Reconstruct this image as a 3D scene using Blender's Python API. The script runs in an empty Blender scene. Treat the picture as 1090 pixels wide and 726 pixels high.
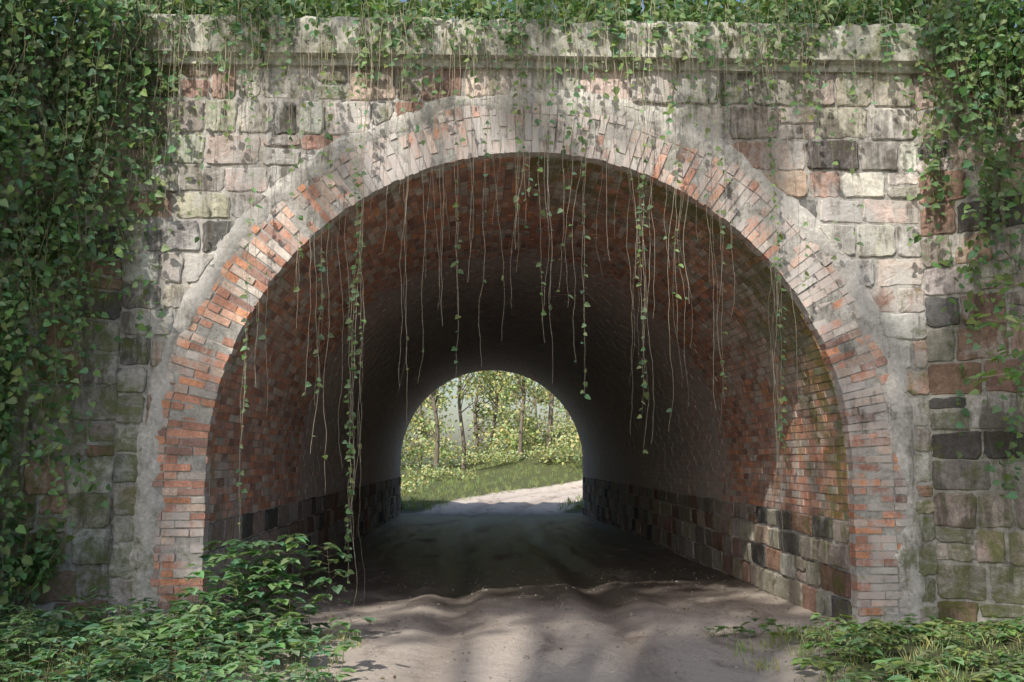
import bpy, math, random
import numpy as np
from mathutils import Vector, noise
rng=random.Random(7); nr=np.random.default_rng(7)
scene=bpy.context.scene
R=2.97; ZS=1.42; LEN=24.4; ZC=5.26; ZB0=-.5
S=Vector((-0.372,-0.644,0.669)).normalized(); Sn=np.array(S)

def sm(a,b,x):
    t=np.clip((np.asarray(x,dtype=float)-a)/(b-a),0,1); return t*t*(3-2*t)
def nz(x,y=0,z=0): return noise.noise(Vector((float(x),float(y),float(z))))

# ------------------------------------------------------------ objects
def link(o,parent=None):
    scene.collection.objects.link(o)
    if parent: o.parent=parent
    return o
def empty(name):
    return link(bpy.data.objects.new(name,None))
def mesh_obj(name,V,F,mat,parent=None,col=None,w=None,smooth=False,point=False):
    me=bpy.data.meshes.new(name)
    V=np.asarray(V,dtype=float)
    me.from_pydata(V.tolist(),[],F.tolist() if isinstance(F,np.ndarray) else F)
    tot=np.empty(len(me.polygons),dtype=np.int32); me.polygons.foreach_get('loop_total',tot)
    for nm,arr in (('Col',col),('W',w)):
        if arr is None: continue
        arr=np.asarray(arr,dtype=float)
        a=np.ones((len(arr),4)); a[:,:3]=arr
        if point:
            at=me.attributes.new(nm,'FLOAT_COLOR','POINT'); at.data.foreach_set('color',a.ravel())
        else:
            a=np.repeat(a,tot,axis=0)
            at=me.attributes.new(nm,'FLOAT_COLOR','CORNER'); at.data.foreach_set('color',a.ravel())
    if smooth: me.polygons.foreach_set('use_smooth',[True]*len(me.polygons))
    me.materials.append(mat); me.update()
    return link(bpy.data.objects.new(name,me),parent)
class MB:
    def __init__(s): s.v=[];s.f=[];s.c=[];s.w=[]
    def add(s,V,F,c=(.5,.5,.5),w=(0,0,0)):
        b=len(s.v); s.v.extend(V)
        for f in F:
            s.f.append([i+b for i in f]); s.c.append(c); s.w.append(w)
    def obj(s,name,mat,parent=None,smooth=False):
        return mesh_obj(name,s.v,s.f,mat,parent,s.c,s.w,smooth)

# ------------------------------------------------------------ node helpers
class NT:
    def __init__(s,name):
        s.m=bpy.data.materials.new(name); s.m.use_nodes=True
        s.t=s.m.node_tree; s.t.nodes.clear()
        s.out=s.n('ShaderNodeOutputMaterial')
    def n(s,t,**k):
        x=s.t.nodes.new(t)
        for a,b in k.items(): setattr(x,a,b)
        return x
    def l(s,a,b): s.t.links.new(a,b)
    def put(s,sock,v):
        if isinstance(v,(int,float)): sock.default_value=v
        elif isinstance(v,tuple): sock.default_value=v if len(v)==4 or len(sock.default_value)==3 else v+(1,)
        else: s.l(v,sock)
    def math(s,op,a,b=0,c=None,clamp=False):
        x=s.n('ShaderNodeMath',operation=op,use_clamp=clamp)
        s.put(x.inputs[0],a); s.put(x.inputs[1],b)
        if c is not None: s.put(x.inputs[2],c)
        return x.outputs[0]
    def mix(s,f,a,b,mode='MIX'):
        x=s.n('ShaderNodeMix',data_type='RGBA',blend_type=mode)
        s.put(x.inputs[0],f); s.put(x.inputs[6],a); s.put(x.inputs[7],b)
        return x.outputs[2]
    def pos(s,scale=(1,1,1)):
        g=s.n('ShaderNodeNewGeometry'); 
        m=s.n('ShaderNodeVectorMath',operation='MULTIPLY'); s.l(g.outputs['Position'],m.inputs[0]); m.inputs[1].default_value=scale
        return m.outputs[0]
    def noise(s,vec,scale,detail=6,rough=.6,dist=0):
        x=s.n('ShaderNodeTexNoise'); s.l(vec,x.inputs['Vector'])
        x.inputs['Scale'].default_value=scale; x.inputs['Detail'].default_value=detail
        x.inputs['Roughness'].default_value=rough; x.inputs['Distortion'].default_value=dist
        return x.outputs['Fac']
    def attr(s,n): return s.n('ShaderNodeAttribute',attribute_name=n)
    def sep(s,c):
        x=s.n('ShaderNodeSeparateColor'); s.l(c,x.inputs[0]); return x.outputs

def masonry(name,limecol=(.70,.68,.65),mosscol=(.19,.225,.06),bump=.5,k=7,fine=22,bd=.02,limk=1.0,mid=.45):
    m=NT(name); P=m.pos(); Pst=m.pos((2.6,2.6,.40))
    w=m.sep(m.attr('W').outputs['Color']); col=m.attr('Col').outputs['Color']
    nf=m.noise(P,fine,8,.78); nm=m.noise(P,3.4,9,.78,.5); ns=m.noise(Pst,1.8,7,.7)
    nm2=m.noise(P,4.1,8,.75,.4); nl=m.noise(P,1.9,7,.72,.5); nd=m.noise(P,7,7,.75); nstr=m.noise(Pst,3.2,7,.7,.3)
    br=m.math('MULTIPLY_ADD',nf,2.0,.10)
    br2=m.math('MULTIPLY_ADD',nd,1.7,.20)
    b=m.n('ShaderNodeCombineColor'); bb=m.math('MULTIPLY',br,br2)
    for i in range(3): m.l(bb,b.inputs[i])
    c=m.mix(1.0,col,b.outputs[0],'MULTIPLY')
    def fac(n,ch,k=k):
        a=m.math('MULTIPLY_ADD',n,k,-k*.5); q=m.math('MULTIPLY_ADD',w[ch],3.2,-1.6)
        return m.math('ADD',a,q,clamp=True)
    lim=m.mix(nf,limecol,tuple(v*.55 for v in limecol))
    nmix=m.math('MULTIPLY_ADD',ns,.42,m.math('MULTIPLY',nm,.58))
    c=m.mix(m.math('MULTIPLY',fac(nmix,0,k*1.5),.84*limk),c,lim)
    c=m.mix(m.math('MULTIPLY',fac(m.math('MULTIPLY_ADD',nstr,.5,m.math('MULTIPLY',nl,.5)),2,11),.74),c,(.068,.057,.043))
    ms=m.mix(nd,mosscol,tuple(v*.35 for v in mosscol))
    mf=fac(nm2,1)
    c=m.mix(m.math('MULTIPLY',mf,.75),c,ms)
    bs=m.n('ShaderNodeBsdfPrincipled'); m.l(c,bs.inputs['Base Color']); bs.inputs['Roughness'].default_value=.92
    bs.inputs['Specular IOR Level'].default_value=.2
    h=m.math('MULTIPLY_ADD',nd,mid,nf); h=m.math('MULTIPLY_ADD',mf,.25,h)
    bu=m.n('ShaderNodeBump'); bu.inputs['Strength'].default_value=bump; bu.inputs['Distance'].default_value=bd
    m.l(h,bu.inputs['Height']); m.l(bu.outputs[0],bs.inputs['Normal'])
    m.l(bs.outputs[0],m.out.inputs[0]); return m.m
def leafmat(name,trans=.35,rough=.5,tb=1.4):
    m=NT(name); col=m.attr('Col').outputs['Color']
    bs=m.n('ShaderNodeBsdfPrincipled'); m.l(col,bs.inputs['Base Color']); bs.inputs['Roughness'].default_value=rough
    bs.inputs['Specular IOR Level'].default_value=.4
    t=m.n('ShaderNodeBsdfTranslucent'); m.l(m.mix(1.0,col,(tb,tb*1.1,tb*.6,1),'MULTIPLY'),t.inputs[0])
    x=m.n('ShaderNodeMixShader'); x.inputs[0].default_value=trans
    m.l(bs.outputs[0],x.inputs[1]); m.l(t.outputs[0],x.inputs[2]); m.l(x.outputs[0],m.out.inputs[0]); return m.m
def simple(name,c1,c2,scale,rough=.9,bump=.4,stretch=(1,1,1)):
    m=NT(name); P=m.pos(stretch); n=m.noise(P,scale,8,.7); c=m.mix(m.math('MULTIPLY_ADD',n,3,-1,clamp=True),c1,c2)
    bs=m.n('ShaderNodeBsdfPrincipled'); m.l(c,bs.inputs['Base Color']); bs.inputs['Roughness'].default_value=rough
    bu=m.n('ShaderNodeBump'); bu.inputs['Strength'].default_value=bump; bu.inputs['Distance'].default_value=.02
    m.l(n,bu.inputs['Height']); m.l(bu.outputs[0],bs.inputs['Normal']); m.l(bs.outputs[0],m.out.inputs[0]); return m.m

M_stone=masonry('weathered_stone',bump=.9,bd=.02)
M_brick=masonry('weathered_brick',limecol=(.69,.65,.62),bump=.7,fine=40,bd=.013)
M_mortar=masonry('lime_mortar',bump=.8)
M_conc=masonry('old_concrete',bump=.7,bd=.02)
M_leaf=leafmat('leaf'); M_far=leafmat('tree_leaf',.22,.6,1.5)
M_bark=simple('bark',(.10,.08,.06),(.24,.20,.16),9,stretch=(1,1,.25))
M_stem=simple('stem',(.26,.22,.16),(.48,.42,.32),12)
M_ivystem=simple('ivy_stem',(.10,.09,.05),(.22,.20,.12),12)
M_soil=simple('forest_soil',(.06,.05,.03),(.10,.13,.04),3)

# ------------------------------------------------------------ masonry geometry
def clip(poly,n,c):
    out=[]
    for i in range(len(poly)):
        a=poly[i]; b=poly[(i+1)%len(poly)]
        da=n[0]*a[0]+n[1]*a[1]-c; db=n[0]*b[0]+n[1]*b[1]-c
        if da>=0: out.append(a)
        if (da>=0)!=(db>=0):
            t=da/(da-db); out.append((a[0]+t*(b[0]-a[0]),a[1]+t*(b[1]-a[1])))
    return out
def area(p):
    return .5*sum(p[i][0]*p[(i+1)%len(p)][1]-p[(i+1)%len(p)][0]*p[i][1] for i in range(len(p)))
def block(mb,poly,O,U,N,front,back,col,w,bev=.010):
    if len(poly)<3: return
    if area(poly)<0: poly=poly[::-1]
    if area(poly)<.006: return
    pts=[]; n=len(poly)
    for i in range(n):
        p0=poly[i-1];p=poly[i];p1=poly[(i+1)%n]
        d0=math.hypot(p0[0]-p[0],p0[1]-p[1]); d1=math.hypot(p1[0]-p[0],p1[1]-p[1])
        if d0<1e-4 or d1<1e-4: continue
        r0=min(rng.uniform(.006,.045),d0*.3); r1=min(rng.uniform(.006,.045),d1*.3)
        pts.append((p[0]+(p0[0]-p[0])*r0/d0,p[1]+(p0[1]-p[1])*r0/d0))
        pts.append((p[0]+(p1[0]-p[0])*r1/d1,p[1]+(p1[1]-p[1])*r1/d1))
        if d1>.12:
            for t in (.2,.4,.6,.8):
                pts.append((p[0]+(p1[0]-p[0])*t+rng.uniform(-.010,.010),p[1]+(p1[1]-p[1])*t+rng.uniform(-.010,.010)))
    n=len(pts); cx=sum(p[0] for p in pts)/n; cz=sum(p[1] for p in pts)/n
    tx=rng.uniform(-.03,.03); tz=rng.uniform(-.04,.04)
    def W(u,z,d): return (O[0]+U[0]*u+N[0]*d,O[1]+U[1]*u+N[1]*d,z)
    V=[];
    for (u,z) in pts: V.append(W(u,z,back))
    for (u,z) in pts: V.append(W(u,z,front-bev*rng.uniform(.7,1.3)+tx*(u-cx)+tz*(z-cz)))
    for (u,z) in pts:
        d=math.hypot(u-cx,z-cz)+1e-6; k=bev*rng.uniform(.6,1.9)/d
        V.append(W(u+(cx-u)*k,z+(cz-z)*k,front+tx*(u-cx)+tz*(z-cz)+rng.uniform(-.002,.002)))
    for (u,z) in pts:
        V.append(W(cx+(u-cx)*.5,cz+(z-cz)*.5,front+.002+rng.uniform(-.0022,.0022)))
    V.append(W(cx,cz,front+rng.uniform(-.001,.003)))
    F=[]
    for i in range(n):
        j=(i+1)%n
        for k in range(3): F.append((k*n+i,k*n+j,(k+1)*n+j,(k+1)*n+i))
        F.append((3*n+i,3*n+j,4*n))
    mb.add(V,F,col,w)
PAL=[((.49,.465,.42),5),((.46,.38,.33),3),((.31,.20,.16),2.4),((.13,.125,.12),2.8),((.47,.435,.35),4),((.35,.32,.28),4.8),((.38,.27,.22),2.4)]
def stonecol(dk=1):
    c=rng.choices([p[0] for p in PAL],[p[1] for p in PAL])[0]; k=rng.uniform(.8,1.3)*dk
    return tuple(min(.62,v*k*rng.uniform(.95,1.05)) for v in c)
def rows(z0,z1,lo,hi):
    z=z0; o=[]
    while z<z1-.02:
        h=rng.uniform(lo,hi)
        if z1-(z+h)<lo*.6: h=z1-z
        o.append((z,z+h)); z+=h
    return o
def courses(mb,u0,u1,z0,z1,O,U,N,wf,rowh=(.24,.34),ln=(.20,.52),clipf=None,topf=None,dk=1,front=.045,back=-.03,j=.012):
    for (a,b) in rows(z0,z1,*rowh):
        u=u0
        while u<u1-.01:
            l=rng.uniform(*ln)
            if u1-(u+l)<ln[0]*.6: l=u1-u
            subs=[(a,b)]
            if l<.40 and rng.random()<.2: m=a+(b-a)*rng.uniform(.4,.6); subs=[(a,m),(m,b)]
            for (a_,b_) in subs:
                p=[(u+j,a_+j),(u+l-j,a_+j),(u+l-j,b_-j),(u+j,b_-j)]
                p=[(q[0]+rng.uniform(-.013,.013),q[1]+rng.uniform(-.012,.012)) for q in p]
                if clipf: p=clipf(p)
                if p and topf:
                    zt=topf((u+l/2)); 
                    if a_>zt: p=None
                    else: p=clip(p,(0,-1),-(zt))
                if p and len(p)>2:
                    cu=u+l/2; cz=(a_+b_)/2; w=wf(cu,cz)
                    block(mb,p,O,U,N,front+rng.uniform(-.014,.012),back,stonecol(dk),(w[0]+rng.uniform(-.2,.16),w[1]+rng.uniform(-.08,.08),w[2]+rng.uniform(-.12,.14)))
            u+=l
RO=R+.56
def arch_clip(p):
    for it in range(2):
        if not p or len(p)<3: return None
        cx=sum(q[0] for q in p)/len(p); cz=sum(q[1] for q in p)/len(p)
        if cz<ZS: n=(1 if cx>0 else -1,0); p=clip(p,n,RO)
        else:
            d=math.hypot(cx,cz-ZS)
            n=(cx/d,(cz-ZS)/d); p=clip(p,n,RO+n[1]*ZS)
    return p
def w_fac(x,z):
    r=math.hypot(x,max(z-ZS,0))
    lime=.42+.20*math.exp(-((r-3.7)/.5)**2)+.04*float(x>1)-.1*float(sm(.5,0,z/3))
    moss=.32+.35*float(sm(3.4,.8,z))+(.20*float(sm(-3.0,-3.8,x)))+.16*float(sm(4.7,5.2,z))
    return (lime,min(moss,.70),.44+.1*float(sm(4.4,5.2,z)))
bridge=empty('arch_bridge')
XL,XR=-3.80,3.72
def facade(yf,sgn,name):
    mb=MB(); O=(0,yf,0); U=(1,0,0); N=(0,-sgn,0)
    courses(mb,XL,XR,ZB0 if sgn<0 else -.1,ZC,O,U,N,w_fac,clipf=arch_clip)
    mb.obj(name+'_stones',M_stone,bridge)
    xs=[XL]+[ -R-.001]+[-R*math.cos(t) for t in np.linspace(0,math.pi,97)]+[R+.001,XR]
    V=[];F=[]
    y=yf-sgn*.026
    for x in xs:
        zb=ZB0 if abs(x)>R else ZS+math.sqrt(max(0,R*R-x*x))
        V+= [(x,y,zb),(x,y,ZC)]
    for i in range(len(xs)-1): F.append((2*i,2*i+2,2*i+3,2*i+1))
    n=len(F)
    mesh_obj(name+'_mortar',V,F,M_mortar,bridge,[(.36,.345,.32)]*n,[(.35,.32,.42)]*n)
facade(0,1,'front_wall'); facade(LEN,-1,'rear_wall')

def path(s,z0):
    s=np.asarray(s,dtype=float); L1=ZS-z0; LA=math.pi*R
    a=np.pi-np.clip(s-L1,0,LA)/R
    x=R*np.cos(a); z=ZS+R*np.sin(a)
    z=np.where(s<L1,z0+s,np.where(s>L1+LA,ZS-(s-L1-LA),z))
    nx=np.cos(a); nzv=np.sin(a)
    return x,z,nx,nzv
def path_boxes(s0,s1,r0,r1,y0,y1,z0):
    vs=[]
    for (s,r,y) in ((s0,r0,y0),(s1,r0,y0),(s1,r1,y0),(s0,r1,y0),(s0,r0,y1),(s1,r0,y1),(s1,r1,y1),(s0,r1,y1)):
        x,z,nx,n2=path(s,z0); vs.append(np.stack([x+nx*r,y+0*x,z+n2*r],1))
    V=np.stack(vs,1); n=len(V)
    T=np.array([(0,1,2,3),(0,4,5,1),(4,7,6,5),(0,3,7,4),(1,5,6,2)])
    F=(T[None]+8*np.arange(n)[:,None,None]).reshape(-1,4)
    return V.reshape(-1,3),F,5
BP=np.array([(.48,.25,.18),(.44,.23,.17),(.51,.32,.24),(.40,.22,.165),(.31,.195,.165),(.48,.37,.31),(.51,.25,.155),(.46,.41,.37)])
def brickcols(n): 
    return np.clip(BP[nr.integers(0,len(BP),n)]*nr.uniform(.75,1.2,(n,1)),0,1)
# ring
for (yf,sg,nm) in ((0,1,'front_arch_ring'),(LEN,-1,'rear_arch_ring')):
    tot=2*(ZS-ZB0)+math.pi*R; nc=int(tot/.072); cs=tot/nc
    A=[]
    for i in range(nc):
        s0=i*cs+.006; s1=(i+1)*cs-.005
        sp=[(0,.245),(.257,.375),(.387,.50)] if i%2 else [(0,.115),(.127,.372),(.384,.50)]
        for (a,b) in sp:
            if rng.random()<.05: continue
            A.append((s0+rng.uniform(-.005,.005),s1+rng.uniform(-.006,.004),a-.004+rng.uniform(-.010,.008),b+rng.uniform(-.012,.006),-.034+rng.uniform(-.008,.010)))
    A=np.array(A); y0=yf+sg*A[:,4]; y1=np.full(len(A),yf+sg*.12)
    V,F,k=path_boxes(A[:,0],A[:,1],A[:,2],A[:,3],y0,y1,ZB0)
    V=V+nr.uniform(-.0035,.0035,V.shape)
    c=brickcols(len(A)); x,z,_,_=path((A[:,0]+A[:,1])/2,ZB0)
    lime=.61+.18*sm(2.2,4.2,z)+.08*(x>0)-.26*np.exp(-((x+2.5)/.6)**2-((z-3.0)/.8)**2)-.16*np.exp(-((x+3.0)/.5)**2-((z-1.4)/.8)**2)-.16*np.exp(-((x-2.9)/.4)**2-((z-1.8)/1.0)**2)
    lime=lime+np.array([.44*nz(a*1.9,b*1.9,3) for a,b in zip(x,z)])+nr.uniform(-.14,.14,len(A))
    moss=.20+.22*sm(1.2,.2,z)
    w=np.stack([lime,moss,np.full(len(A),.30)],1)
    mesh_obj(nm,V,F,M_brick,bridge,np.repeat(c,k,0),np.repeat(w,k,0))
    # cement band feathering out over bricks and stones
    n=420; s=np.linspace(0,tot,n); x,z,nx,n2=path(s,ZB0); V=[];F=[]
    for i in range(n):
        q=s[i]; ri=.42+.13*nz(q*1.6,5)+.07*nz(q*6,9)+.02*nz(q*19,3); ro=.64+.06*nz(q*1.2,15)+.05*nz(q*5,19)+.02*nz(q*17,7)
        rr=[ri,ri+.03,.5*(ri+ro),ro-.04,ro]; dd=[.020,.041,.047,.045,.015]
        for r_,d in zip(rr,dd):
            dj=d+(0.007*nz(q*7,r_*20))
            V.append((x[i]+nx[i]*r_,yf-sg*dj,z[i]+n2[i]*r_))
    for i in range(n-1):
        for j in range(4): F.append((i*5+j,i*5+j+1,i*5+j+6,i*5+j+5))
    zz=[V[f[0]][2] for f in F]
    mesh_obj(nm.replace('ring','cement_band'),V,F,M_conc,bridge,[(.46,.44,.41)]*len(F),[(.46,.26+.28*float(sm(2.2,0,q)),.42) for q in zz],smooth=True)
# barrel
ZB=.92
tot=2*(ZS-ZB)+math.pi*R; nc=int(tot/.078); cs=tot/nc; BL=.262
A=[]
for i in range(nc):
    y=.125
    first=.131 if i%2 else BL
    while y<LEN-.13:
        l=first if y<.13 else BL
        e=min(y+l,LEN-.125)
        A.append((i*cs+.005,(i+1)*cs-.005,y+.005,e-.005)); y=e
        if LEN-.125-y<.02: break
A=np.array(A); n=len(A); h=nr.uniform(.004,.016,n)
V,F,k=path_boxes(A[:,0]+nr.uniform(-.002,.002,n),A[:,1]+nr.uniform(-.002,.002,n),-h,np.full(n,.01),A[:,2],A[:,3],ZB)
x,z,_,_=path((A[:,0]+A[:,1])/2,ZB); y=A[:,2]
c=brickcols(n)
deep=sm(4.5,5.3,y+.5*np.array([nz(a*.8,b*.8,1) for a,b in zip(x,z)]))
c=c*(1-.6*deep[:,None])+np.array((.56,.51,.50))*(.6*deep[:,None])
nn=np.array([nz(a*.9,b*.7,q*.9) for a,b,q in zip(x,y,z)])
lime=.44+.18*deep+.30*nn+.08*(x>1.5)+nr.uniform(-.08,.08,n)
moss=.48*np.exp(-y/.55)+.32*sm(4.5,1.0,y)*(x>0)+.14+.25*nn-.15*deep
dark=.10+.08*sm(3.4,4.2,z)+.15*nn
mesh_obj('barrel_brickwork',V,F,M_brick,bridge,np.repeat(c,k,0),np.repeat(np.stack([lime,moss,dark],1),k,0))
s=np.linspace(0,2*(ZS-ZB0)+math.pi*R,160); x,z,nx,n2=path(s,ZB0); V=[];F=[]
ys=[-.02,.12]+list(np.linspace(.5,LEN-.5,30))+[LEN-.12,LEN+.02]
for yy in ys:
    for i in range(len(s)): V.append((x[i]+nx[i]*.002,yy,z[i]+n2[i]*.002))
m_=len(s)
for a in range(len(ys)-1):
    for i in range(m_-1): F.append((a*m_+i,a*m_+i+1,(a+1)*m_+i+1,(a+1)*m_+i))
mesh_obj('barrel_mortar',V,F,M_mortar,bridge,[(.50,.48,.46)]*len(F),[(.45,.15,.1)]*len(F))
# tunnel plinth stones
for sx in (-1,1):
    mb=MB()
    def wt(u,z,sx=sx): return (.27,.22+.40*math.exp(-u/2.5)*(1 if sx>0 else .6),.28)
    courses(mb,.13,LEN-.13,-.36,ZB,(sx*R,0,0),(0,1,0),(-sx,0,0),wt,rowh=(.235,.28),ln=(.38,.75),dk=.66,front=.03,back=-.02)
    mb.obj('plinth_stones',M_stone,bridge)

# cornice / parapet
mb=MB()
for yf,sg in ((0,1),(LEN,-1)):
    x=XL-.15
    while x<XR+.1:
        l=min(rng.uniform(1.2,1.9),XR+.15-x)
        if XR+.15-(x+l)<.5: l=XR+.15-x
        nx_=max(2,int(l/.05)); 
        prof=[(.30,5.12),(-.10,5.12),(-.105,5.185),(-.20,5.20),(-.215,5.30),(-.215,5.42),(-.21,5.53),(-.19,5.565),(.0,5.575),(.30,5.57)]
        V=[];F=[];m_=len(prof)
        for i in range(nx_+1):
            xx=x+.004+(l-.008)*i/nx_
            for j,(py,pz) in enumerate(prof):
                dd=.018*nz(xx*5,pz*6,yf)+(.05*abs(nz(xx*3.3,7+j)) if j in(3,4,6,7) else 0)
                V.append((xx,yf+sg*(py+dd),pz+.07+(.5*dd if j<6 else -.6*dd)))
        for i in range(nx_):
            for j in range(m_-1): F.append((i*m_+j,i*m_+j+1,(i+1)*m_+j+1,(i+1)*m_+j))
        F.append(tuple(range(m_))); F.append(tuple(range(nx_*m_,(nx_+1)*m_)))
        k=rng.uniform(.9,1.1)
        mb.add(V,F,(.44*k,.43*k,.37*k),(.42,.50,.42)); x+=l
mb.obj('cornice',M_conc,bridge)

# wing walls
TH=math.radians(38)
def ztop(u): return 5.3-max(0,u-1.2)*.72
for sy,y0 in ((1,0),(-1,LEN)):
    for sx in (-1,1):
        c0=XR if sx>0 else XL
        O=(c0,y0,0); U=(sx*math.cos(TH),-sy*math.sin(TH),0); N=(-sx*math.sin(TH),-sy*math.cos(TH),0)
        mb=MB()
        def wf(u,z,sx=sx):
            if sx<0: return (.34,.62-.10*float(sm(3,5,z)),.46)
            return (.34-.15*float(sm(2.5,1,z)),.40+.30*float(sm(2.0,0,z)),.52)
        courses(mb,.0,7.2,-.35,5.35,O,U,N,wf,rowh=(.26,.34),ln=(.24,.52),topf=ztop,dk=.78)
        mb.obj('wing_wall_stones',M_stone,bridge)
        V=[];F=[]
        for i in range(30):
            u=-.05+i*.25; 
            for zz,d in ((-.4,.026),(ztop(u),.026),(ztop(u)+.01,-.45)):
                V.append((O[0]+U[0]*u+N[0]*d,O[1]+U[1]*u+N[1]*d,zz))
        for i in range(29):
            for j in range(2): F.append((i*3+j,i*3+3+j,i*3+4+j,i*3+1+j))
        mesh_obj('wing_wall_mortar',V,F,M_mortar,bridge,[(.32,.31,.28)]*len(F),[(.33,.36 if sx>0 else .55,.45)]*len(F))

# ------------------------------------------------------------ embankment
mb=MB()
def grid(mb,fn,nu,nv):
    V=[fn(i,j) for i in range(nu) for j in range(nv)]
    F=[(i*nv+j,i*nv+j+1,(i+1)*nv+j+1,(i+1)*nv+j) for i in range(nu-1) for j in range(nv-1)]
    mb.add(V,F)
def top(i,j):
    x=-45+90*i/90; y=.28+(LEN-.56)*j/24
    return (x,y,5.46+.12*nz(x*.6,y*.6))
grid(mb,top,91,25)
for sy,y0 in ((1,.3),(-1,LEN-.3)):
    for sx in (-1,1):
        c0=XR if sx>0 else XL
        def sl(i,j,sx=sx,sy=sy,y0=y0,c0=c0):
            u=-.55+i*.4; v=.1+(j/30)**1.6*42
            x=c0+sx*(math.cos(TH)*u+v); y=y0-sy*math.sin(TH)*u
            return (x,y,max(-.5,ztop(u)+.02+.12*nz(x*.8,y*.8)+min(v,1)*.15))
        grid(mb,sl,24,31)
mb.obj('embankment',M_soil,None,smooth=True)

# ------------------------------------------------------------ ground
def seg(a,b,st): return list(np.arange(a,b,st))
xs=np.array([-400,-200,-100,-60,-40,-28,-20,-15,-12,-10,-8.5,-7.2]+seg(-6.2,6.2,.05)+[6.2,7.2,8.5,10,12,15,20,28,40,60,100,200,400])
ys=np.array([-400,-200,-100,-50,-30,-20,-15,-12,-10,-8.5,-7.2,-6.4]+seg(-6,4,.05)+seg(4,12,.10)+seg(12,45,.3)+[45,48,52,56,60,66,72,80,90,110,140,200,300,450])
X,Y=np.meshgrid(xs,ys)
def nzA(X,Y,f,o=0,fy=None): 
    fy=f if fy is None else fy
    return np.array([nz(a*f,b*fy,o) for a,b in zip(X.ravel(),Y.ravel())]).reshape(X.shape)
n1=nzA(X,Y,.5); n2=nzA(X,Y,2.1,4); n3=nzA(X,Y,7,8); nt=nzA(X,Y,3.2,12,.45)
def roadc(y): return np.where(y>24,.026*np.clip(y-24,0,60)**2,0)+.12*np.sin(y*.35)
cx=roadc(Y)
D=np.abs(X-cx)
hw=np.where(Y<-.2,1.55+.25*n1+9*sm(-4.5,-8,Y)*sm(-30,-20,Y),np.where(Y<LEN,2.6,1.9+.3*n1))  # wide sandy clearing added behind the camera, unseen, to bounce sunlight onto the wall
verge=sm(0,1.0,D-hw)
rw=.80+.10*n1
rut=np.exp(-((D-rw)/.20)**2); lip=np.exp(-((D-rw-.34)/.13)**2)+np.exp(-((D-rw+.34)/.13)**2)
inn=.40+.30*sm(-1.5,2.5,Y)
# trampled, lumpy soil: long grooves run with the track
Z=.008*n1+.006*n2+.011*n3*(1+.8*rut)+.018*nt+inn*(-.10*rut+.032*lip*(1+.5*nt))+.018*np.exp(-(D/.35)**2)
Z+=verge*np.where(Y<0,.08*sm(0,-1.5,Y),.07)
Z+=sm(38,52,Y)*sm(-3,9,X-.5)*3.4+.045*np.clip(Y-27,0,30)
Z-=.06*sm(-1.5,.5,Y)
Z-=.24*np.clip(Y/LEN,0,1)
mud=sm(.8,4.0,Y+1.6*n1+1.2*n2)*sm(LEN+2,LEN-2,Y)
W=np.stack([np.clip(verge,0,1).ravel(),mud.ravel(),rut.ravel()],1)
ny,nx_=X.shape; idx=np.arange(ny*nx_).reshape(ny,nx_)
F=np.stack([idx[:-1,:-1],idx[:-1,1:],idx[1:,1:],idx[1:,:-1]],-1).reshape(-1,4)
g=NT('muddy_ground'); P=g.pos(); w=g.sep(g.attr('W').outputs['Color'])
na=g.noise(P,3,10,.7); nb=g.noise(P,26,10,.8); nc_=g.noise(g.pos((1,.4,1)),1.7,9,.68,.5); nk=g.noise(P,9,9,.75)
c=g.mix(nb,(.50,.43,.375),(.84,.74,.65)); c=g.mix(g.math('MULTIPLY_ADD',nc_,8,-4.25,clamp=True),c,g.mix(nb,(.22,.175,.145),(.50,.41,.345)))
c=g.mix(g.math('MULTIPLY_ADD',nk,6,-3.5,clamp=True),c,(.22,.175,.145))
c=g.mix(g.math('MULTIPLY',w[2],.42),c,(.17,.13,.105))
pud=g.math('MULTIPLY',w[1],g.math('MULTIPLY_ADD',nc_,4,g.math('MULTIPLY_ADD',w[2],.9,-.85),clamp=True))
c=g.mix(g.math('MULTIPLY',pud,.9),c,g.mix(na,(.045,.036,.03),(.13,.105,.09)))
gr=g.mix(na,(.06,.05,.03),(.13,.17,.05))
c=g.mix(g.math('MULTIPLY_ADD',na,2,g.math('MULTIPLY_ADD',w[0],3,-2.2),clamp=True),c,gr)
bs=g.n('ShaderNodeBsdfPrincipled'); g.l(c,bs.inputs['Base Color'])
g.l(g.math('MULTIPLY_ADD',pud,-.50,.95),bs.inputs['Roughness'])
bu=g.n('ShaderNodeBump'); bu.inputs['Strength'].default_value=1; bu.inputs['Distance'].default_value=.045
g.l(g.math('MULTIPLY_ADD',nb,.8,g.math('MULTIPLY',nk,.9)),bu.inputs['Height']); g.l(bu.outputs[0],bs.inputs['Normal']); g.l(bs.outputs[0],g.out.inputs[0])
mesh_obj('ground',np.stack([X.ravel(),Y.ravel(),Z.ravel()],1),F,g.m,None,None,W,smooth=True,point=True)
ys_g,xs_g=ys,xs
def gz(x,y):
    i=min(max(np.searchsorted(ys_g,y),1),len(ys_g)-1); j=min(max(np.searchsorted(xs_g,x),1),len(xs_g)-1); return float(Z[i,j])

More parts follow.
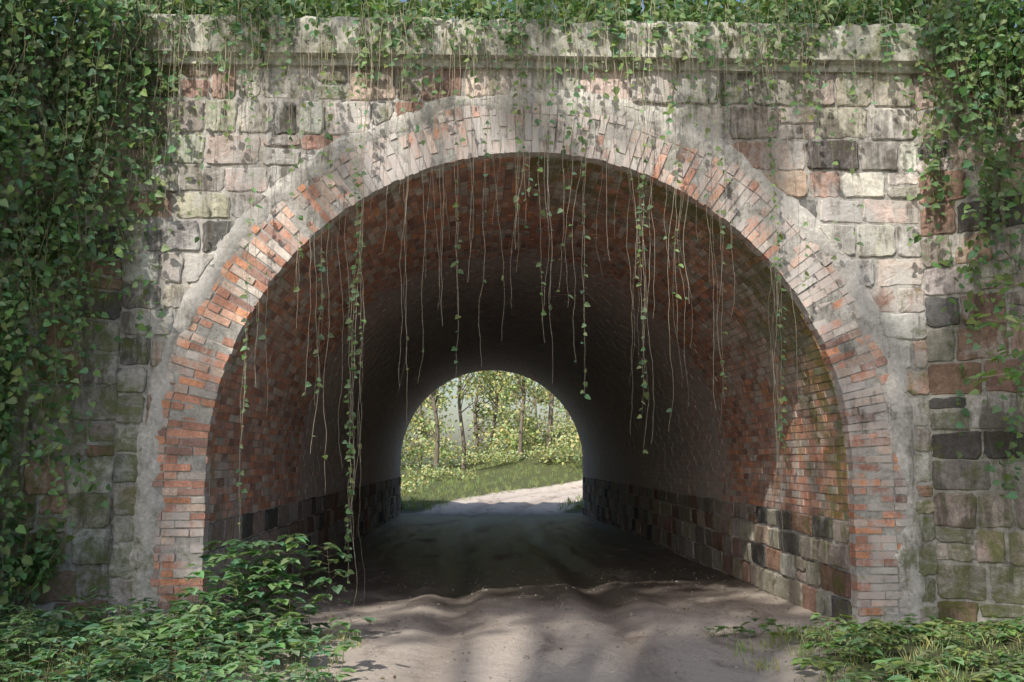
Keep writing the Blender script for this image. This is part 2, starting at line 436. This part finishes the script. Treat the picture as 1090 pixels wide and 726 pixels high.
# ------------------------------------------------------------ foliage helpers
TQ=(np.array([(0,0,0),(.45,.34,.09),(1,0,-.02),(.45,-.34,.09)]),[(0,1,2),(0,2,3)])
TH_=(np.array([(0,0,0),(-.08,.22,.03),(.22,.42,.07),(.62,.27,.05),(1,0,-.08),(.62,-.27,.05),(.22,-.42,.07),(-.08,-.22,.03)]),[(0,1,2,3,4),(0,4,5,6,7)])
def norm(a): return a/(np.linalg.norm(a,axis=1,keepdims=True)+1e-9)
def leaves(name,P,D,N,Sz,T,mat,cols,parent=None):
    P=np.asarray(P,float); D=norm(np.asarray(D,float)); N=np.asarray(N,float); B=norm(np.cross(N,D)); N=np.cross(D,B)
    Sz=np.asarray(Sz,float); t=T[0]
    V=P[:,None]+Sz[:,None,None]*(t[None,:,0,None]*D[:,None]+t[None,:,1,None]*B[:,None]+t[None,:,2,None]*N[:,None])
    k=len(t); n=len(P)
    F=[np.array(f)[None]+k*np.arange(n)[:,None] for f in T[1]]
    F=np.concatenate(F,0); cc=np.concatenate([cols]*len(T[1]),0)
    return mesh_obj(name,V.reshape(-1,3),F,mat,parent,cc)
def greens(n,base=(.075,.125,.035),var=.4):
    b=np.array(base)*nr.uniform(1-var,1+var,(n,1)); b[:,0]*=nr.uniform(.75,1.35,n); b[:,2]*=nr.uniform(.7,1.4,n); return b
def rdir(n): return norm(nr.normal(size=(n,3)))
def tube(mb,pts,rad,sides=5,c=(.3,.25,.2)):
    V=[];F=[]
    for i,p in enumerate(pts):
        a=Vector(pts[min(i+1,len(pts)-1)])-Vector(pts[max(i-1,0)])
        if a.length>0: a.normalize()
        u=a.orthogonal().normalized(); v=a.cross(u); r=float(rad[i]); p=Vector(p)
        for k in range(sides):
            t=2*math.pi*k/sides; V.append(tuple(p+u*(r*math.cos(t))+v*(r*math.sin(t))))
    for i in range(len(pts)-1):
        for k in range(sides):
            k2=(k+1)%sides; F.append((i*sides+k,i*sides+k2,(i+1)*sides+k2,(i+1)*sides+k))
    mb.add(V,F,c)
def lin(n): return [i/(n-1) for i in range(n)]
def make_tree(name,base,H,cc,cr,ncl,per,ls,tr=.15,clr=.7,lean=0,cull=None,col=(.085,.135,.035)):
    e=empty(name); mb=MB(); bx,by,bz=base
    top=Vector((cc[0],cc[1],bz+H*.92)); b0=Vector(base)
    def trunk(t):
        p=b0.lerp(top,t); return Vector((p.x+.25*nz(t*3,bx,by)*H*.12+lean*math.sin(t*3),p.y+.25*nz(t*3,by,bx+5)*H*.12,p.z))
    tp=[trunk(i/14) for i in range(15)]
    tube(mb,[tuple(p) for p in tp],[tr*(1.25 if i==0 else 1)*(1-.85*i/14)+.01 for i in range(15)],8)
    cs=[]
    for i in range(ncl):
        d=Vector([float(q) for q in nr.normal(size=3)]).normalized()*(rng.random()**.45)
        c=Vector((cc[0]+d.x*cr[0],cc[1]+d.y*cr[1],cc[2]+d.z*cr[2])); cs.append(c)
        t=max(.2,min(.95,((c.z-bz)/H)*.75)); a=trunk(t); m=(a+c)/2+Vector((0,0,.1*(c-a).length))
        pts=[a.lerp(m,q).lerp(m.lerp(c,q),q) for q in lin(6)]
        r=tr*.35*(1-t*.5); tube(mb,[tuple(p) for p in pts],[r*(1-.85*q)+.006 for q in lin(6)],5)
    mb.obj('trunk_and_limbs',M_bark,e,True)
    C=np.array([tuple(c) for c in cs]); n=ncl*per
    P=np.repeat(C,per,0)+nr.normal(size=(n,3))*np.array((clr,clr,clr*.7))*nr.uniform(.5,1.1,(n,1))
    tint=np.repeat(nr.uniform(.7,1.3,(ncl,1)),per,0)
    keep=P[:,2]>bz+.25
    if cull is not None: keep&=cull(P)
    P=P[keep]; tint=tint[keep]; n=len(P)
    N=rdir(n)+np.array((0,0,.8)); leaves('foliage',P,rdir(n),N,nr.uniform(.6,1.2,n)*ls,TQ,M_far,np.clip(greens(n,col)*tint,0,.6),e)
    return e

# sunlit shafts: gaps in the canopy of the tall trees behind the viewer
GAPS=[((-2.95,0,3.9),.75),((-2.65,0,3.35),.50),((-3.2,0,4.5),.45),((3.5,-.05,4.3),.70),((3.25,0,3.5),.35),((2.5,0,3.1),.32),((4.3,-.4,4.6),.35),
 ((2.97,2.2,1.5),.36),((2.97,1.2,.6),.30),((2.97,1.6,1.1),.28),((2.97,3.2,1.9),.25),((0,-1.1,0),.5),((.7,-1.0,0),.55),((1.4,-.9,0),.45),((-.6,-2.1,0),.4),((.5,-2.4,0),.35),((2.1,-1.0,0),.3),
 ((-2.3,-1.6,.4),.45),((-3.2,-2.2,.2),.35),((2.6,-2.2,.1),.55),((3.6,-2.2,.2),.55),((2.0,-3,.1),.35),((-1.5,0,4.6),.18),((.7,0,4.7),.18),((2.0,0,5.35),.25),((-.6,0,5.45),.22),((-3.3,0,5.25),.25),((-4.5,-.8,4.9),.55),((-2.85,0,2.6),.3)]
def cull(P):
    k=np.ones(len(P),bool)
    for c,r in GAPS:
        v=P-np.array(c); t=v@Sn; pv=v-t[:,None]*Sn; d=np.linalg.norm(pv,axis=1)
        ang=np.arctan2(pv[:,2],pv[:,0]); wob=1+.25*np.sin(3*ang+c[0]*7)+.15*np.sin(5*ang+c[2]*9)
        k&=d>r*wob+.20
    return k
for (base,cc,cr) in (((-19,-23,0),(-15.2,-19.6,23.2),(3.8,3.0,4.4)),((-9.0,-24,0),(-9.6,-19.2,23.0),(3.9,3.0,4.4)),((-4,-24,0),(-5.6,-19.4,23.2),(3.0,2.8,4.0))):
    make_tree('oak_tree',base,27,cc,cr,44,38,.44,.36,.65,cull=cull)

# far trees beyond the tunnel
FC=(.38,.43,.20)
spots=[(-9,46,10),(-5.5,51,11),(-2.6,46,10),(-1.3,50,12),(.5,52,11),(1.9,47,10),(3.6,48,11),(6.2,50,10),(9.5,46,9),(-4.5,62,13),(-.5,64,13),(3.5,61,13),(8,62,13),(-9,64,13),(13,57,12),(-14,54,12),(4.9,40.5,7.5),(1.5,74,15),(-5.5,76,15),(7,75,15)]
for i,(x,y,H) in enumerate(spots):
    z=gz(x,y); lo=y>55
    make_tree('birch_tree',(x,y,z-.05),H,(x+rng.uniform(-.9,.9),y+rng.uniform(-.5,.5),z+H*(.43 if lo else .58)),(2.9 if lo else 1.9,2.0,H*(.44 if lo else .38)),34 if lo else 24,60 if lo else 40,.34 if lo else .24,rng.uniform(.07,.15),.6,rng.uniform(-.35,.35),col=FC)
for i,(x,y,H,b) in enumerate([(-6.5,5,9,5.3),(-2.3,7,10,5.3),(1.6,5.5,9,5.3),(5.6,6.5,9,5.3),(9.5,4,9,5.2),(-11,3,9,5.2),(-9.5,-3.2,6,3.4),(10.5,-3.0,6,3.4)]):
    make_tree('birch_tree',(x,y,b),H,(x,y,b+H*.5),(2.6,2.2,H*.42),36,60,.26,.12,.6,col=(.16,.23,.08))
# shrubs
def shrub(name,c,r,n,ls,col=(.14,.22,.085),T=TQ,mat=None,stems=10,zmin=None):
    e=empty(name); mb=MB()
    for i in range(stems):
        d=Vector([float(q) for q in nr.normal(size=3)]); d.z=abs(d.z)+.4; d.normalize()
        p0=Vector((c[0]+rng.uniform(-.3,.3)*r[0],c[1]+rng.uniform(-.3,.3)*r[1],c[2]-r[2])); p1=Vector(c)+Vector((d.x*r[0],d.y*r[1],d.z*r[2]*.8)); m=(p0+p1)/2+Vector((0,0,.15*r[2]))
        pts=[tuple(p0.lerp(m,q).lerp(m.lerp(p1,q),q)) for q in lin(7)]
        tube(mb,pts,[.009*(1-.8*q) for q in lin(7)],4)
    mb.obj('stems',M_ivystem,e)
    ncl=max(6,n//40); C=rdir(ncl)*nr.uniform(.3,1,(ncl,1))*np.array(r)+np.array(c)
    P=C[nr.integers(0,ncl,n)]+nr.normal(size=(n,3))*np.array(r)*.2
    if zmin is not None: P[:,2]=np.maximum(P[:,2],zmin+.02)
    leaves('leaves',P,rdir(n)+np.array((0,0,-.2)),rdir(n)*.7+np.array((0,-.2,.9)),nr.uniform(.6,1.2,n)*ls,T,mat or M_leaf,greens(n,col),e)
for (x,y,rx,h,n) in [(-4.2,34,1.6,.6,900),(-6,38,2,1.2,1200),(-2.6,42,1.8,.7,700),(5.8,43,2.2,1.5,1500),(9,40,2,1.5,1200),(.4,47,2.2,1.0,900),(3.2,44.5,1.6,1.0,700),(2.0,49,1.8,1.2,700),(4.6,47.5,1.8,1.4,800),(-1.5,53,2.6,1.6,1000),(-5.5,55,2.6,2.2,1000),(2.9,56,2.6,1.8,1000),(6.5,56,2.6,3,1500),(3.6,26.2,.6,.3,300),(-3.3,26.5,.6,.35,300)]:
    z=gz(x,y); shrub('bush',(x,y,z+h*.5),(rx,rx*.8,h*.6),n,.16 if y<48 else .24,FC,mat=M_far,zmin=z)
for (x,y,rx,rz,n) in [(-3.6,.9,1.0,.65,2400),(-2.1,1.1,.9,.6,1900),(-.8,1.0,.9,.5,1700),(.5,1.0,.9,.5,1700),(1.8,1.1,.9,.6,1900),(3.3,.9,.9,.7,2400),(4.5,.9,.9,.9,2200),(-3,2.2,1.6,1.2,2000),(0,2.4,1.8,1.2,2000),(3,2.3,1.6,1.2,2000),(5,2.2,1.4,1.5,2000),(-4.5,3.6,1.8,1.5,1500),(-1.4,3.7,2.0,1.5,1500),(1.6,3.6,2.0,1.5,1500),(4.4,3.6,1.8,1.6,1500)]:
    shrub('bush',(x,y,5.55+rz*.6),(rx,.5,rz),n,.10 if y<2 else (.16 if y<3 else .22),zmin=5.45)

# ------------------------------------------------------------ hanging vines
class Vines:
    def __init__(s,sm_=None): s.mb=MB(); s.P=[];s.D=[];s.N=[];s.S=[]; s.sm=sm_ or M_stem
    def run(s,x,y,zt,ze,leafy=1,amp=.04,r=.0028,ls=.055,nrm=(0,-1,.25),dens=1,sp=0):
        pts=[];n=max(4,int((zt-ze)/.06)); sd=rng.uniform(0,99); dr=rng.uniform(-.08,.08)
        for i in range(n+1):
            t=i/n; z=zt+(ze-zt)*t
            pts.append((x+amp*nz(z*1.3,sd)+dr*t+.014*nz(z*6,sd,4),y+amp*.7*nz(z*1.1,sd,9),z))
        tube(s.mb,pts,[r*(1-.5*i/n) for i in range(n+1)],3)
        if leafy<=0: return
        for i in range(1,n+1):
            k=leafy*dens*(.35+1.5*max(0,nz(i*.13,sd,2)+.3))
            while k>0:
                if rng.random()<k:
                    p=pts[i]; a=rng.uniform(0,2*math.pi)
                    s.P.append((p[0]+rng.gauss(0,sp),p[1]+rng.gauss(0,sp*.5),p[2]+rng.uniform(-.03,.03))); s.D.append((math.cos(a),math.sin(a)*.6-.25,rng.uniform(-1.0,-.1)))
                    s.N.append((nrm[0]+rng.uniform(-.7,.7),nrm[1]+rng.uniform(-.4,.6),nrm[2]+rng.uniform(-.2,.7))); s.S.append(ls*rng.uniform(.45,1.3))
                k-=1
    def obj(s,name,col=(.17,.27,.12)):
        e=empty(name); s.mb.obj('stems',s.sm,e)
        if s.P: leaves('leaves',s.P,s.D,s.N,s.S,TH_,M_leaf,greens(len(s.P),col),e)
px=lambda p:(p-563)/115.0
pz=lambda p:1.5+(488-p)/115.0
v=Vines(); yv=-.27
for (p,e,lf) in [(380,600,1.4),(376,530,1.1),(383,480,.8),(268,560,1.0),(262,430,.35),(340,400,.6),(482,395,.35),(478,330,.2),(568,335,.8),(583,310,.35),(597,300,.5),(617,410,.6),(548,230,.3),
    (671,400,.8),(684,430,.6),(690,330,.2),(714,350,.4),(760,420,.3),(822,500,1.0),(815,330,.6),(912,250,.5),(205,250,.4),(150,300,.3),(300,200,.6),(440,130,.6),(455,100,.6),(520,120,.5),(640,110,.5),(650,150,.4),(870,140,.5),(790,110,.5),(235,150,.5),(330,120,.5),(560,200,.4),(735,180,.3),(545,140,.5)]:
    v.run(px(p),yv+rng.uniform(-.04,.05),5.6,pz(e+12),lf,ls=.055,sp=.010)
for (p,e) in [(425,445),(428,400),(447,410),(466,345),(471,300),(512,380),(520,350),(548,330),(552,260),(345,515),(338,480),(322,420),(385,660),(366,560),(388,580),(490,260),(500,300),(530,240),(575,400),(572,360),(605,320),(611,380),(625,330),(640,280),(664,300),(668,450),(680,475),(688,465),(700,280),(716,460),(722,430),(731,310),(747,420),(757,450),(763,400),(780,330),(810,600),(826,520),(818,640),(835,420),(855,300),(284,440),(276,400),(258,470),(310,350),(243,360),(455,300),(400,220),(410,260)]:
    v.run(px(p),yv+rng.uniform(-.05,.08),5.55,pz(e)-rng.uniform(0,.15),.03 if rng.random()<.7 else .12,amp=.08,r=rng.uniform(.0018,.0042))
    if rng.random()<.4: v.run(px(p)+rng.uniform(-.08,.08),yv+rng.uniform(-.05,.08),5.55,pz(e)+rng.uniform(.1,.7),0,amp=.10,r=rng.uniform(.0013,.0022))
for i in range(130):
    v.run(rng.uniform(-3.7,3.6),yv+rng.uniform(-.03,.16),5.55,rng.uniform(3.9,5.1) if rng.random()<.85 else rng.uniform(2.9,4.2),rng.choice([0,0,.05,.3,.5]),amp=.06,r=rng.uniform(.0012,.0024))
v.obj('hanging_vines')
v=Vines()
for i in range(330):
    x=rng.uniform(-4.0,3.95); d=.42+.7*nz(x*1.3,3)
    if rng.random()>d+.1: continue
    v.run(x,-.24+rng.uniform(-.05,.02),5.75+rng.uniform(-.05,.25),5.55-rng.expovariate(5.0)*(1.0+.8*nz(x*.9,8)),1.3,amp=.14,ls=.068,dens=1.1,sp=.03)
v.obj('parapet_ivy')
v=Vines(M_ivystem)
for i in range(300):
    u=rng.uniform(-.3,2.6); x=XL-math.cos(TH)*u; y=-math.sin(TH)*u-.14-rng.uniform(0,.25)
    L=rng.choice([rng.uniform(.4,2.0),rng.uniform(1,3.0),rng.uniform(1.5,5.2),rng.uniform(3,5.2)])
    if u<.3: L*=.55
    v.run(x+.05,y,ztop(u)+.45,max(.25,5.4-L),rng.choice([1.5,1.0,.6,.2,.05]),amp=.30,ls=.072,sp=.08)
for i in range(160):
    u=rng.uniform(.0,2.4); x=XR+math.cos(TH)*u; y=-math.sin(TH)*u-.14-rng.uniform(0,.3)
    v.run(x,y,ztop(u)+.5,max(2.8,5.2-rng.uniform(.3,2.0)) if rng.random()<.9 else 1.2,rng.choice([1.4,.9,.4,.05]),amp=.24,ls=.075,sp=.06)
v.obj('wing_wall_ivy',(.155,.26,.11))
for (c,r,n) in [((4.5,-.7,5.3),(.55,.5,.55),1500),((-4.7,-.6,5.35),(.8,.5,.6),2200),((-4.9,-1.0,4.3),(.5,.3,.7),1300),((4.75,-1.0,4.7),(.4,.4,.6),900),((-4.35,-.6,3.3),(.35,.16,.5),700),((-4.6,-.8,2.3),(.35,.18,.7),800),((-4.75,-.9,1.1),(.4,.22,.7),800),((-4.2,-.4,4.6),(.35,.2,.5),900),((-4.3,-.55,.7),(.35,.2,.5),450)]:
    shrub('ivy_clump',c,r,n,.078,T=TH_,col=(.15,.26,.105))
# overhanging branch on the right
e=empty('hazel_branch'); mb=MB(); P=[];D=[];N=[];SS=[]
for (a,b) in [((5.2,-1.9,2.2),(3.35,-1.9,2.55)),((5.2,-1.9,2.2),(3.25,-2.0,2.10)),((5.2,-1.9,2.6),(3.5,-1.8,2.85)),((5.2,-1.9,2.2),(3.5,-1.7,2.3))]:
    a=Vector(a);b=Vector(b); m=(a+b)/2+Vector((0,0,.12)); pts=[a.lerp(m,q).lerp(m.lerp(b,q),q) for q in lin(16)]
    tube(mb,[tuple(p) for p in pts],[.010*(1-.8*q) for q in lin(16)],4)
    for p in pts[3:]:
        for k in range(6):
            P.append((p.x,p.y+rng.uniform(-.1,.1),p.z+rng.uniform(-.05,.05))); D.append((rng.uniform(-1,.3),rng.uniform(-.8,.8),rng.uniform(-.5,.1))); N.append((rng.uniform(-.3,.3),rng.uniform(-.6,0),1)); SS.append(rng.uniform(.05,.11))
mb.obj('twigs',M_stem,e); leaves('leaves',P,D,N,SS,TH_,M_leaf,greens(len(P),(.22,.32,.11)),e)

# ------------------------------------------------------------ weeds
def weeds(name,pts,col):
    e=empty(name); mb=MB(); P=[];D=[];N=[];SS=[]
    for (x,y,h,ls) in pts:
        z0=gz(x,y)-.02; lx=rng.uniform(-.2,.2)*h; ly=rng.uniform(-.25,.1)*h; k=max(2,int(h/.09))
        st=[(x+lx*t*t,y+ly*t*t,z0+h*t) for t in lin(6)]
        tube(mb,st,[.004*(1-.6*t) for t in lin(6)],3,(.1,.14,.05))
        a0=rng.uniform(0,6.28)
        for i in range(k):
            t=.35+.65*(i+1)/k; bx,by,bz=x+lx*t*t,y+ly*t*t,z0+h*t
            for s_ in range(3 if i==k-1 else 2):
                a=a0+i*1.57+s_*(2.1 if i==k-1 else 3.14)+rng.uniform(-.3,.3); L=rng.uniform(.05,.13)*(1.2-.5*t)*(ls/.08)
                ex,ey,ez=bx+math.cos(a)*L,by+math.sin(a)*L,bz+L*.3
                tube(mb,[(bx,by,bz),(ex,ey,ez)],[.0022,.0015],3,(.1,.14,.05))
                for da in (-.9,0,.9):
                    aa=a+da; P.append((ex,ey,ez)); D.append((math.cos(aa),math.sin(aa),rng.uniform(-.45,.1))); N.append((rng.uniform(-.2,.2),rng.uniform(-.2,.2),1)); SS.append(ls*rng.uniform(.7,1.2))
    mb.obj('stems',M_ivystem,e); leaves('leaves',P,D,N,SS,TH_,M_leaf,greens(len(P),col,.35),e)
pts=[]
for i in range(420):
    x=rng.uniform(-5.2,-1.45); y=rng.uniform(-3.6,-.2)
    if x>-1.85+.5*nz(y,3): 
        if rng.random()<.8: continue
    pts.append((x,y,rng.uniform(.08,.34)*(1.3 if rng.random()<.15 else .85),rng.choice([.05,.06,.08,.10])))
for i in range(14):
    pts.append((rng.gauss(-2.3,.2),rng.gauss(-1.0,.3),rng.uniform(.35,.9),rng.uniform(.07,.12)))
for i in range(6):
    pts.append((rng.gauss(-1.95,.12),rng.gauss(-2.0,.2),rng.uniform(.2,.4),rng.uniform(.08,.11)))
weeds('weed_patch',pts,(.17,.29,.14))
pts=[]
for i in range(380):
    x=rng.uniform(1.5,5.6); y=rng.uniform(-3.8,-.35)
    if x<1.9+.4*nz(y,5) and rng.random()<.8: continue
    if y>-1.2 and rng.random()<.5: continue
    pts.append((x,y,rng.uniform(.05,.17),rng.choice([.05,.06,.08,.10])))
weeds('weed_patch',pts,(.20,.30,.12))
# grass tufts
G=[];GD=[];GN=[];GS=[]
def tuft(x,y,n,h):
    z=gz(x,y)
    for i in range(n):
        G.append((x+rng.gauss(0,.05),y+rng.gauss(0,.05),z-.01)); GD.append((rng.gauss(0,.35),rng.gauss(0,.35),1)); GN.append((rng.gauss(0,1),rng.gauss(0,1),.1)); GS.append(h*rng.uniform(.5,1.2))
for i in range(300):
    s_=rng.choice([-1,1]); tuft(s_*rng.uniform(1.5,4.5),rng.uniform(-3.6,-.2),14,.11)
for i in range(1400):
    y=rng.uniform(26,48); c0=float(roadc(np.array(y)))
    x=rng.uniform(-9,9)
    if abs(x-c0)<2.1: continue
    tuft(x,y,9,.25)
TG=np.array([(0,.03,0),(0,-.03,0),(.55,-.02,.05),(1,0,.18),(.55,.02,.05)])
leaves('grass',G,GD,GN,GS,(TG,[(0,1,2,3,4)]),M_leaf,greens(len(G),(.33,.40,.17)))
# leaf litter and pebbles
n=1500; lx=nr.uniform(-3.2,3.2,n); ly=nr.uniform(-3.6,5,n)
k_=(np.abs(lx)>1.5)|(nr.random(n)<.22); lx=lx[k_]; ly=ly[k_]; n=len(lx)
P=[(a,b,gz(a,b)+.010) for a,b in zip(lx,ly)]
lc=np.array([(.24,.17,.10),(.28,.21,.14),(.16,.11,.07)])[nr.integers(0,3,n)]
leaves('leaf_litter',P,np.stack([nr.normal(size=n),nr.normal(size=n),nr.uniform(-.1,.3,n)],1),np.stack([nr.normal(0,.3,n),nr.normal(0,.3,n),np.ones(n)],1),nr.uniform(.015,.045,n),TQ,M_leaf,lc)
mb=MB()
for i in range(900):
    x=rng.uniform(-2.8,2.8); y=rng.uniform(-3.5,6); r=rng.uniform(.005,.016)*(1.8 if rng.random()<.08 else 1); z=gz(x,y)
    V=[]
    for k in range(6):
        t=k*math.pi/3; q=r*rng.uniform(.8,1.2); V.append((x+q*math.cos(t),y+q*math.sin(t),z-.004))
    for k in range(6):
        t=k*math.pi/3+.2; q=r*rng.uniform(.5,.75); V.append((x+q*math.cos(t),y+q*math.sin(t),z+r*rng.uniform(.5,.8)))
    F=[(k,(k+1)%6,6+(k+1)%6,6+k) for k in range(6)]+[tuple(range(6,12))]
    k=rng.uniform(.5,1.0); mb.add(V,F,(.36*k,.32*k,.29*k),(0,0,0))
mb.obj('pebbles',M_stone,None)

# ------------------------------------------------------------ light, camera
w=bpy.data.worlds.new('World'); scene.world=w; w.use_nodes=True; t=w.node_tree; t.nodes.clear()
sk=t.nodes.new('ShaderNodeTexSky'); sk.sky_type='NISHITA'; sk.sun_disc=False; sk.sun_elevation=math.radians(42); sk.sun_rotation=math.radians(210)
sk.air_density=1.1; sk.dust_density=2.2; sk.ozone_density=1.0
bg=t.nodes.new('ShaderNodeBackground'); bg.inputs[1].default_value=.15; o=t.nodes.new('ShaderNodeOutputWorld')
t.links.new(sk.outputs[0],bg.inputs[0]); t.links.new(bg.outputs[0],o.inputs[0])
L=bpy.data.lights.new('sun','SUN'); L.energy=5; L.angle=math.radians(.53); L.color=(1,.94,.84)
so=link(bpy.data.objects.new('sun',L)); so.rotation_euler=S.to_track_quat('Z','Y').to_euler(); so.location=(-10,-20,20)
cam=bpy.data.cameras.new('camera'); co=link(bpy.data.objects.new('camera',cam)); cam.lens=36.4; cam.sensor_width=36; cam.clip_end=2000
co.location=(-.52,-9.57,1.5); co.rotation_euler=(math.radians(96.48),0,math.radians(-1.98)); scene.camera=co
scene.view_settings.view_transform='Standard'; scene.view_settings.look='None'; scene.view_settings.exposure=0
